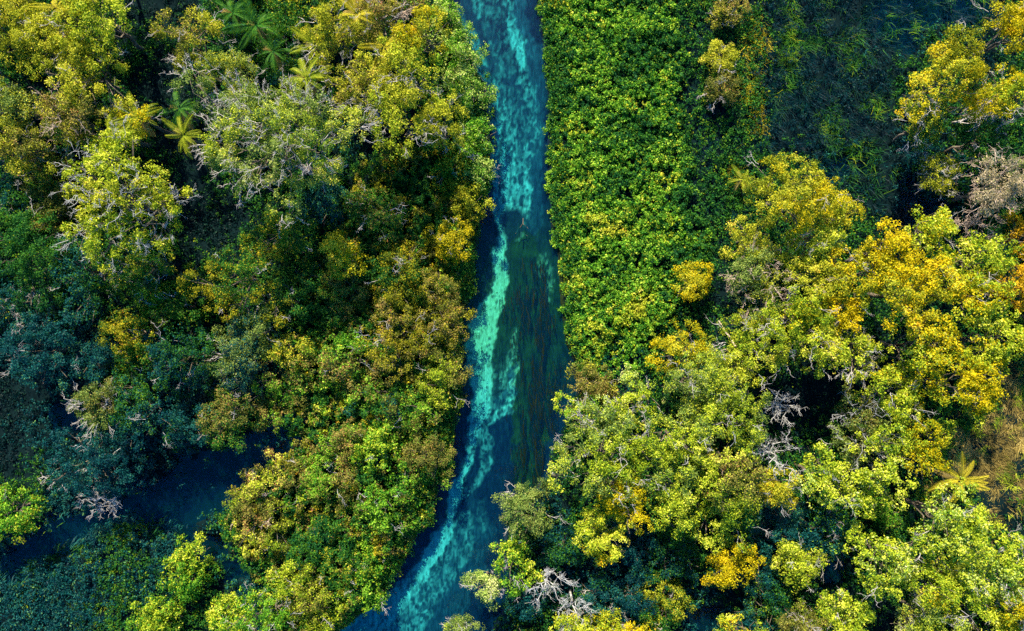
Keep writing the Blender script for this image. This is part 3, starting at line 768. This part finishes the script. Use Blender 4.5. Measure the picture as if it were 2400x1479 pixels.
# ------------------------------------------------------------ filling trees and bushes between the named ones
placed = [(t[0], t[1], t[2] * .80) for t in T] + [(2250,1125,50),(1835,955,45),(1292,1365,35),(718,185,30)]
land = {'o':(64,7.5),'y':(60,8.5),'l':(64,8),'p':(62,7),'b':(54,3.6),'i':(44,3.2),'g':(60,4.2),'t':(66,4.2),'c':(50,3.0)}
cands = []
cr = np.random.default_rng(21)
def nearest(px, py):
    d = [(math.hypot(px - t[0], py - t[1]), t[7]) for t in T]
    return min(d)[1]
fills = []
for _ in range(9000):
    px = cr.uniform(-110, 2510); py = cr.uniform(-110, 1590)
    ch = code1(px, py)
    if ch not in land: continue
    if ch == 'c' and px > 1250 and py < 880: continue
    if ch == 'g' and 1560 < px < 1800 and py < 860: continue
    rr, h = land[ch]
    if px < 520 and py > 1190: continue
    if px > 2060 and py < 330: continue
    if px > 960 and px < 1200 and py < 520: continue
    if 1640 < px < 1765 and py < 450: continue
    if 1790 < px < 2050 and 880 < py < 990: continue
    if ch in 'bclgoy' and 660 < px < left_x(py) and py > 390 and cr.random() < .45: continue
    if px > 2170 and 920 < py < 1290: continue
    if any(code1(px + math.cos(q) * rr * .75, py + math.sin(q) * rr * .75) == 'n' for q in (0, 1.05, 2.1, 3.14, 4.19, 5.24)): continue
    if sum(code1(px + math.cos(q) * rr * .8, py + math.sin(q) * rr * .8) == 'k' for q in (0, 1.05, 2.1, 3.14, 4.19, 5.24)) >= 2: continue
    if ch in 'gt' and cr.random() < .25: continue
    if chan_d(np.array([px]), np.array([py]))[0] < rr * .55: continue
    if ch == 'b' and (px > 1600 and py < 400): continue
    if ch in 'yo' and px < 1160 and py > 380: ch = 'a'
    if ch == 'l' and 500 < px < 1100 and py > 640: ch = 'b' if cr.random() < .5 else 'c'
    if ch in 'yo' and px > 2330 and 480 < py < 820: ch = 'j'
    rr *= cr.uniform(.75, 1.2)
    h *= cr.uniform(.8, 1.15)
    if 700 < px < 1160 and py > 380: h = min(h, 4.2); rr = min(rr, 52)
    # keep crowns off the river
    if in_river(np.array([px]), np.array([py]), -rr * .8)[0] : continue
    if (abs(px - 1200) < 420 and left_x(py) - rr * .8 < px < right_x(py) + rr * .8): continue
    if any((px - a) ** 2 + (py - b) ** 2 < (c + rr * .62) ** 2 for a, b, c in placed): continue
    placed.append((px, py, rr * .62)); fills.append((px, py, rr, h, ch))
# nearer, larger ones first; labels say colour, size and where
def where(px, py):
    v = 'top' if py < 300 else 'upper' if py < 600 else 'middle' if py < 900 else 'lower' if py < 1200 else 'bottom'
    if px < left_x(py): side = 'left of the river'; d = (left_x(py) - px)
    else: side = 'right of the river'; d = px - right_x(py)
    n = 'beside the water' if d < 110 else 'a little inland' if d < 330 else 'well inland' if d < 640 else 'far inland' if d < 900 else 'by the photo edge'
    return f'{n}, {v} part, {side}'
from collections import Counter, defaultdict
seen = defaultdict(list)
for k, f in enumerate(fills): seen[(f[4], 'tree' if f[3] >= 4.6 else 'bush', where(f[0], f[1]))].append(k)
labels = {}
for (ch, kd, w), ks in seen.items():
    if len(ks) == 1: labels[ks[0]] = f'{CNAME[ch]} {kd} {w}'; continue
    for rank, axis in enumerate((1,)):
        ks = sorted(ks, key=lambda q: fills[q][1])
        words = ['uppermost', 'second from top', 'third from top', 'fourth from top', 'fifth from top', 'sixth from top', 'seventh from top', 'eighth from top', 'ninth from top', 'tenth from top', 'eleventh from top', 'twelfth from top']
        for j, q in enumerate(ks):
            wd = 'lowest' if j == len(ks) - 1 else words[min(j, 11)]
            labels[q] = f'{wd} {CNAME[ch]} {kd} {w}'
ACC = {'o':'l','y':'o','l':'y','p':'l','b':'c','i':'c','g':'t','t':'g','c':'l','a':'b','j':'y'}
for k, (px, py, rr, h, ch) in enumerate(fills):
    kd = 'tree' if h >= 4.6 else 'bush'
    acc = ACC[ch]
    if ch in 'gt' and cr.random() < .4: acc = 'o' if ch == 'g' else 'g'
    tw = cr.choice([0, 0, .2, .5]) if kd == 'tree' else cr.choice([0, 0, .15])
    if ch == 'p': tw = cr.uniform(.3, 1.1)
    lf = {'o':.165,'y':.165,'l':.18,'p':.15,'c':.21,'g':.17,'t':.17,'b':.165,'i':.17,'a':.165,'j':.165}[ch]
    make_tree('broadleaf_tree' if kd == 'tree' else 'bush', labels[k], kd, px, py, rr * 1.08, h, ch, tw,
              CNAME[ch] + (' trees of the forest' if kd == 'tree' else ' bushes of the forest'), 300 + k, lf, 1.0, .12, acc)
print('fills', len(fills))

# ------------------------------------------------------------ left bank overhang, green bank, undergrowth, reeds, dry grass (nobody could count these)
def cover(name, label, n, pxr, sel, hfun, leaf, mats, matsel, seed, clump=.35, per=9, up=.6, kind='stuff'):
    """clumps of leaves over every spot that sel accepts"""
    r = np.random.default_rng(seed)
    px = r.uniform(pxr[0], pxr[1], n); py = r.uniform(pxr[2], pxr[3], n)
    k = sel(px, py, r); px = px[k]; py = py[k]
    h = hfun(px, py, r)
    s = (CAM_H - h) * TANH / 1200.
    x = (px - 1200) * s; y = -(py - 739.5) * s
    c = np.stack([x, y, h], 1)
    v0 = r.normal(size=len(c)) * .14
    ci = np.repeat(np.arange(len(c)), per)
    e = unit(r.normal(size=(len(ci), 3)) + np.array([0, 0, .5]))
    pos = c[ci] + e * clump * r.uniform(.3, 1.1, (len(ci), 1))
    pos[:, 2] = np.maximum(pos[:, 2], .06)
    nrm = unit(e * .5 + r.normal(size=(len(ci), 3)) * .45 + np.array([0, 0, up]))
    V, F = leaves_geo(pos, nrm, leaf * r.uniform(.6, 1.25, len(ci)), r)
    v = np.clip(.5 + v0[ci] + r.normal(size=len(ci)) * .15, 0, 1)
    mi = matsel(px, py, r)[ci]
    me = mesh(name, V, 3, F, [ML[m] for m in mats], {'v': ('FACE', np.repeat(v, 2))}, np.repeat(mi, 2))
    return tag(link(bpy.data.objects.new(name, me)), label, kind=kind)

# green marsh plants on the right bank
def gsel(px, py, r):
    c = codes(px, py)
    edge = right_x(py) + 4 + (fbm(px * 0 + 3, py / 22., 4) - .5) * 44
    lo = px > edge
    far = px < np.interp(py, [-150, 0, 250, 420, 560, 700, 780, 860, 900], [1590, 1590, 1600, 1620, 1650, 1600, 1550, 1520, 1500]) + (fbm(px / 30., py / 30., 3) - .5) * 110
    bot = py < 875 + (fbm(px / 20., 4 + py / 20., 3) - .5) * 90 - np.clip((px - 1500), 0, 300) * .35
    bare = (fbm(px / 13., py / 13., 3) > .42 + np.clip((py - 760) / 400., 0, .18)) | (r.random(len(px)) < .10)
    return lo & far & bot & bare
def gh(px, py, r):
    d = np.clip((px - right_x(py)) / 60., 0, 1)
    return .30 + d * (.4 + 1.9 * fbm(px / 32., py / 32., 4)) * .8 + r.uniform(-.4, .4, len(px)) * np.clip(d, .3, 1)
def gm(px, py, r):
    f = fbm(px / 60. + 3, py / 60. + 8, 4) + r.normal(size=len(px)) * .07
    hot = f + np.clip((py - 300) / 3000., 0, .14)
    m = np.where(hot > .71, 1, 0)
    m = np.where((hot < .38) | (hot - np.clip((px - 1470) / 700., 0, .3) < .36), 2, m)
    m = np.where((f > .78), 3, m)
    return m
cover('bank_greenery', 'fresh green leafy marsh plants carpeting the right bank', 34000, (1240, 1760, -150, 960), gsel, gh, .205, ['c', 'l', 'g', 'o'], gm, 11, .25, 13, .6)

# low skirt of leaves along the left bank
def ssel(px, py, r):
    e = left_x(py) - 2 + (fbm(px * 0, py / 16., 3) - .5) * 30
    w = np.interp(py, [-100, 0, 100, 330, 450, 1400, 1500], [60, 70, 110, 110, 90, 70, 70])
    return (px < e) & (px > e - w) & (fbm(px / 18., py / 18., 3) > .36)
def sh(px, py, r):
    d = np.clip((left_x(py) - px) / 50., 0, 1)
    return .3 + d * 1.6 * (.5 + fbm(px / 30., py / 30., 3)) + r.uniform(-.2, .2, len(px))
def sm(px, py, r):
    f = fbm(px / 35., py / 35., 4) + r.normal(size=len(px)) * .06
    up = py < 440
    m = np.where(up, np.where(f > .44, 0, 1), np.where(f > .58, 2, np.where(f < .42, 1, 3)))
    return m
cover('bank_foliage', 'creamy green low foliage hanging over the left river bank', 15000, (700, 1200, -120, 1560), ssel, sh, .22, ['i', 'c', 'b', 'l'], sm, 12, .3, 9, .5)

# continuous thicket on the left bank
def tsel(px, py, r):
    inl = np.interp(py, [330, 400, 500, 620, 850, 960, 1060, 1150, 1260, 1330, 1500], [900, 850, 830, 700, 700, 640, 690, 560, 520, 600, 640]) + (fbm(px / 30., py / 30., 3) - .5) * 90
    return (px > inl) & (px < left_x(py) - 8) & (py > 340) & (fbm(px / 13., py / 13., 3) > .42)
def th(px, py, r):
    d = np.clip((left_x(py) - px) / 60., 0, 1)
    return .5 + d * (.6 + 3.0 * fbm(px / 34., py / 34., 3)) * .85 + r.uniform(-.4, .4, len(px)) * np.clip(d, .3, 1)
TM = ['c', 'b', 'a', 'l', 'g', 'a']
def tm(px, py, r):
    c = codes(px + r.normal(size=len(px)) * 30, py + r.normal(size=len(px)) * 30)
    f = fbm(px / 26. + 4, py / 26. + 2, 4) + r.normal(size=len(px)) * .06
    m = np.full(len(px), 0)
    m[c == ord('b')] = 1; m[c == ord('y')] = 2; m[c == ord('l')] = 3; m[c == ord('g')] = 0; m[c == ord('o')] = 5
    m = np.where(f < .50, 4, m)
    m = np.where((m == 0) & (f > .56), 1, m)
    k3 = r.random(len(px)); m = np.where((m == 3) & (k3 < .6), 0, m); m = np.where((m == 2) & (k3 < .35), 1, m)
    m = np.where((f > .66) & (m == 1), 5, m)
    m = np.where((np.abs(f - .5) < .03) & (m != 4), 0, m)
    return m
cover('thicket', 'tangled thicket of green, brown and yellow leaves behind the left bank', 62000, (500, 1160, 330, 1560), tsel, th, .19, TM, tm, 14, .25, 11, .5)

# undergrowth everywhere on land
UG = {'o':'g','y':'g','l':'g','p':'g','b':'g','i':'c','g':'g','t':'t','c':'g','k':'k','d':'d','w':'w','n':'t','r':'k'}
def usel(px, py, r):
    c = codes(px + r.normal(size=len(px)) * 14, py + r.normal(size=len(px)) * 14)
    e = (px > left_x(py) - 4) & (px < right_x(py) + 4)
    water = in_water_cell(px, py)
    sparse = (c == ord('n')) & (r.random(len(px)) > .10)
    return ~e & ~sparse & ~(water & (r.random(len(px)) > .12)) & (c != ord('w')) & ((c != ord('d')) | (r.random(len(px)) < .25)) & (c != ord('r')) & (fbm(px / 30., py / 30., 3) > .24)
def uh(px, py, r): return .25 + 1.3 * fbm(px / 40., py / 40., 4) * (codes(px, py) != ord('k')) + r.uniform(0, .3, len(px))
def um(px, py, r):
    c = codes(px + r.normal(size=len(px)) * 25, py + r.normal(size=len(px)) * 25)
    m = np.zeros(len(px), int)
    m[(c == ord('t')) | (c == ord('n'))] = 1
    m[c == ord('k')] = 2  # dark gaps between crowns: undergrowth takes the shade-coloured palette
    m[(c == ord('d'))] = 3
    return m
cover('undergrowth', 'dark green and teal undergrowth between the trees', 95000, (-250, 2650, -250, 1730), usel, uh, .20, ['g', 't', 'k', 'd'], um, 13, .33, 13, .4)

def blades(name, label, n, box, sel, length, width, mats, matsel, seed, tilt=.5, dirv=(0, 0), base=.1):
    r = np.random.default_rng(seed)
    px = r.uniform(box[0], box[1], n); py = r.uniform(box[2], box[3], n)
    k = sel(px, py, r); px = px[k]; py = py[k]; n = len(px)
    x, y = P(px, py, base + .5)
    th = fbm(px / 25., py / 25., 2) * 10 + r.normal(size=n) * .8
    d = np.stack([np.cos(th) + dirv[0], np.sin(th) + dirv[1], np.zeros(n)], 1); d = unit(d)
    L_ = length * r.uniform(.5, 1.2, n) * (.6 + .8 * fbm(px / 18., py / 18., 3))
    tl = tilt * r.uniform(.4, 1.4, n)
    side = np.stack([-d[:, 1], d[:, 0], np.zeros(n)], 1) * (width * r.uniform(.6, 1.3, n))[:, None]
    b = np.stack([x, y, np.full(n, base)], 1)
    up = np.array([0, 0, 1.0])
    q1 = b + (up * .75 + d * tl[:, None] * .35) * (L_ * .5)[:, None]
    q2 = q1 + (up * .35 + d * tl[:, None] * 1.1) * (L_ * .5)[:, None]
    V = np.stack([b - side, b + side, q1 + side * .8, q1 - side * .8, q2 + side * .15, q2 - side * .15], 1).reshape(-1, 3)
    i = np.arange(n)[:, None] * 6
    F = np.concatenate([i, i + 1, i + 2, i + 3, i + 3, i + 2, i + 4, i + 5], 1).reshape(-1)
    v = np.clip(.5 + (fbm(px / 30., py / 50., 4) - .5) * 1.4 + r.normal(size=n) * .16, 0, 1)
    me = mesh(name, V, 4, F, [ML[m] for m in mats], {'v': ('FACE', np.repeat(v, 2))}, np.repeat(matsel(px, py, r), 2))
    return link(bpy.data.objects.new(name, me)), label
def dsel(px, py, r):
    c = codes(px + r.normal(size=len(px)) * 20, py + r.normal(size=len(px)) * 20)
    z = (c == ord('d')) | ((px > 1600) & (px < 1830) & (py < 560) & ((c == ord('g')) | (c == ord('b')))) | ((c == ord('n')) & (px > 1900) & (py < 560) & (r.random(len(px)) < .25))
    z |= (c == ord('k')) & (px > 1600) & (py < 560) & (r.random(len(px)) < .4)
    return z & (fbm(px / 30., py / 45., 4) > .36)
def dmat(px, py, r):
    f = fbm(px / 50. + 9, py / 50., 3)
    m = np.where(f + r.normal(size=len(px)) * .05 > .62, 1, 0)
    for (a, b, rx, ry) in ((1768, 90, 32, 80), (1770, 262, 26, 60), (1742, 415, 34, 30), (1750, 180, 20, 40)):
        m = np.where(((px - a) / rx) ** 2 + ((py - b) / ry) ** 2 + r.normal(size=len(px)) * .3 < 1, 2, m)
    return m
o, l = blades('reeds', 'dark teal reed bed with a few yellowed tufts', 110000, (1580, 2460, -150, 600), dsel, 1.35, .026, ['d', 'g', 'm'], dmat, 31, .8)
tag(o, l, kind='stuff')
def wsel(px, py, r):
    c = codes(px + r.normal(size=len(px)) * 22, py + r.normal(size=len(px)) * 22)
    return (c == ord('w')) & (fbm(px / 35., py / 35., 4) > .30)
o, l = blades('dry_grass', 'straw brown dry grass on the right edge', 120000, (2050, 2650, 800, 1400), wsel, .9, .03, ['w', 'l'], lambda px, py, r: (fbm(px / 30., py / 30., 3) > .62).astype(int), 32, .9)
tag(o, l, kind='stuff')
def msel(px, py, r):
    c = codes(px + r.normal(size=len(px)) * 26, py + r.normal(size=len(px)) * 26)
    return (px < 660) & (chan_d(px, py) > r.uniform(-15, 10, len(px))) & ((c == ord('t')) | (c == ord('g'))) & (fbm(px / 30., py / 30., 4) > .34)
o, l = blades('marsh_grass', 'dark teal marsh grass in the bottom left corner', 40000, (-150, 660, 1150, 1650), msel, .9, .04, ['t', 'g'], lambda px, py, r: (fbm(px / 60., py / 60., 3) > .55).astype(int), 33, .9)
tag(o, l, kind='stuff')

r = np.random.default_rng(77)
segs = []
x0, y0 = P(1226, 512); x1, y1 = P(1221, 556)
s_, pts = limb((x0, y0, .08), (x1, y1, -.1), .03, .06, r, 4, .2); segs += s_
for q, (ax, ay) in zip(pts[1:4], ((1238, 536), (1208, 548), (1236, 552))):
    bx, by = P(ax, ay); s_, _ = limb(q, (bx, by, .03), .035, .012, r, 3, .3); segs += s_
V, F = tubes_geo(segs, 5)
tag(link(bpy.data.objects.new('driftwood', mesh('driftwood', V, 4, F, [M_BARK], smooth=True))), 'thin branched driftwood snagged beside the dark weed clump in mid-river', 'driftwood')

# water weed: long dark strands combed by the current along the right half of the river
M_WEED = leaf_mat('water_weed', [(0,(.001,.005,.003)),(.5,(.004,.010,.004)),(1,(.012,.018,.006))], .1)
r = np.random.default_rng(41); n = 4200
py = r.uniform(600, 1160, n)
cx = np.interp(py, [600, 700, 900, 1000, 1160], [1245, 1250, 1262, 1250, 1235])
px = cx + r.normal(size=n) * np.interp(py, [600, 700, 900, 1160], [20, 30, 24, 18])
k = in_river(px, py, 12) & (fbm(px / 9., py / 40., 3) > .47); px, py = px[k], py[k]; n = len(px)
x, y = P(px, py, 0)
L_ = r.uniform(.5, 1.8, n); w = r.uniform(.012, .035, n); z = r.uniform(-.12, .05, n)
Vs = []
for q in range(6):
    t = q / 5
    cxk = x + .16 * np.sin(t * 4 + px * .3 + py * .05) * t + L_ * t * .05; cyk = y - L_ * t
    for s in (-1, 1): Vs.append(np.stack([cxk + s * w * (1 - t * .7), cyk, z - .04 * (1 - t)], 1))
V = np.stack(Vs, 1).reshape(-1, 3)
i = np.arange(n)[:, None] * 12
F = np.concatenate([np.concatenate([i + 2 * q, i + 2 * q + 1, i + 2 * q + 3, i + 2 * q + 2], 1) for q in range(5)], 1).reshape(-1)
me = mesh('water_weed', V, 4, F, [M_WEED], {'v': ('FACE', np.repeat(r.random(n), 5))})
tag(link(bpy.data.objects.new('water_weed', me)), 'long brown water weed strands trailing in the current', kind='stuff')
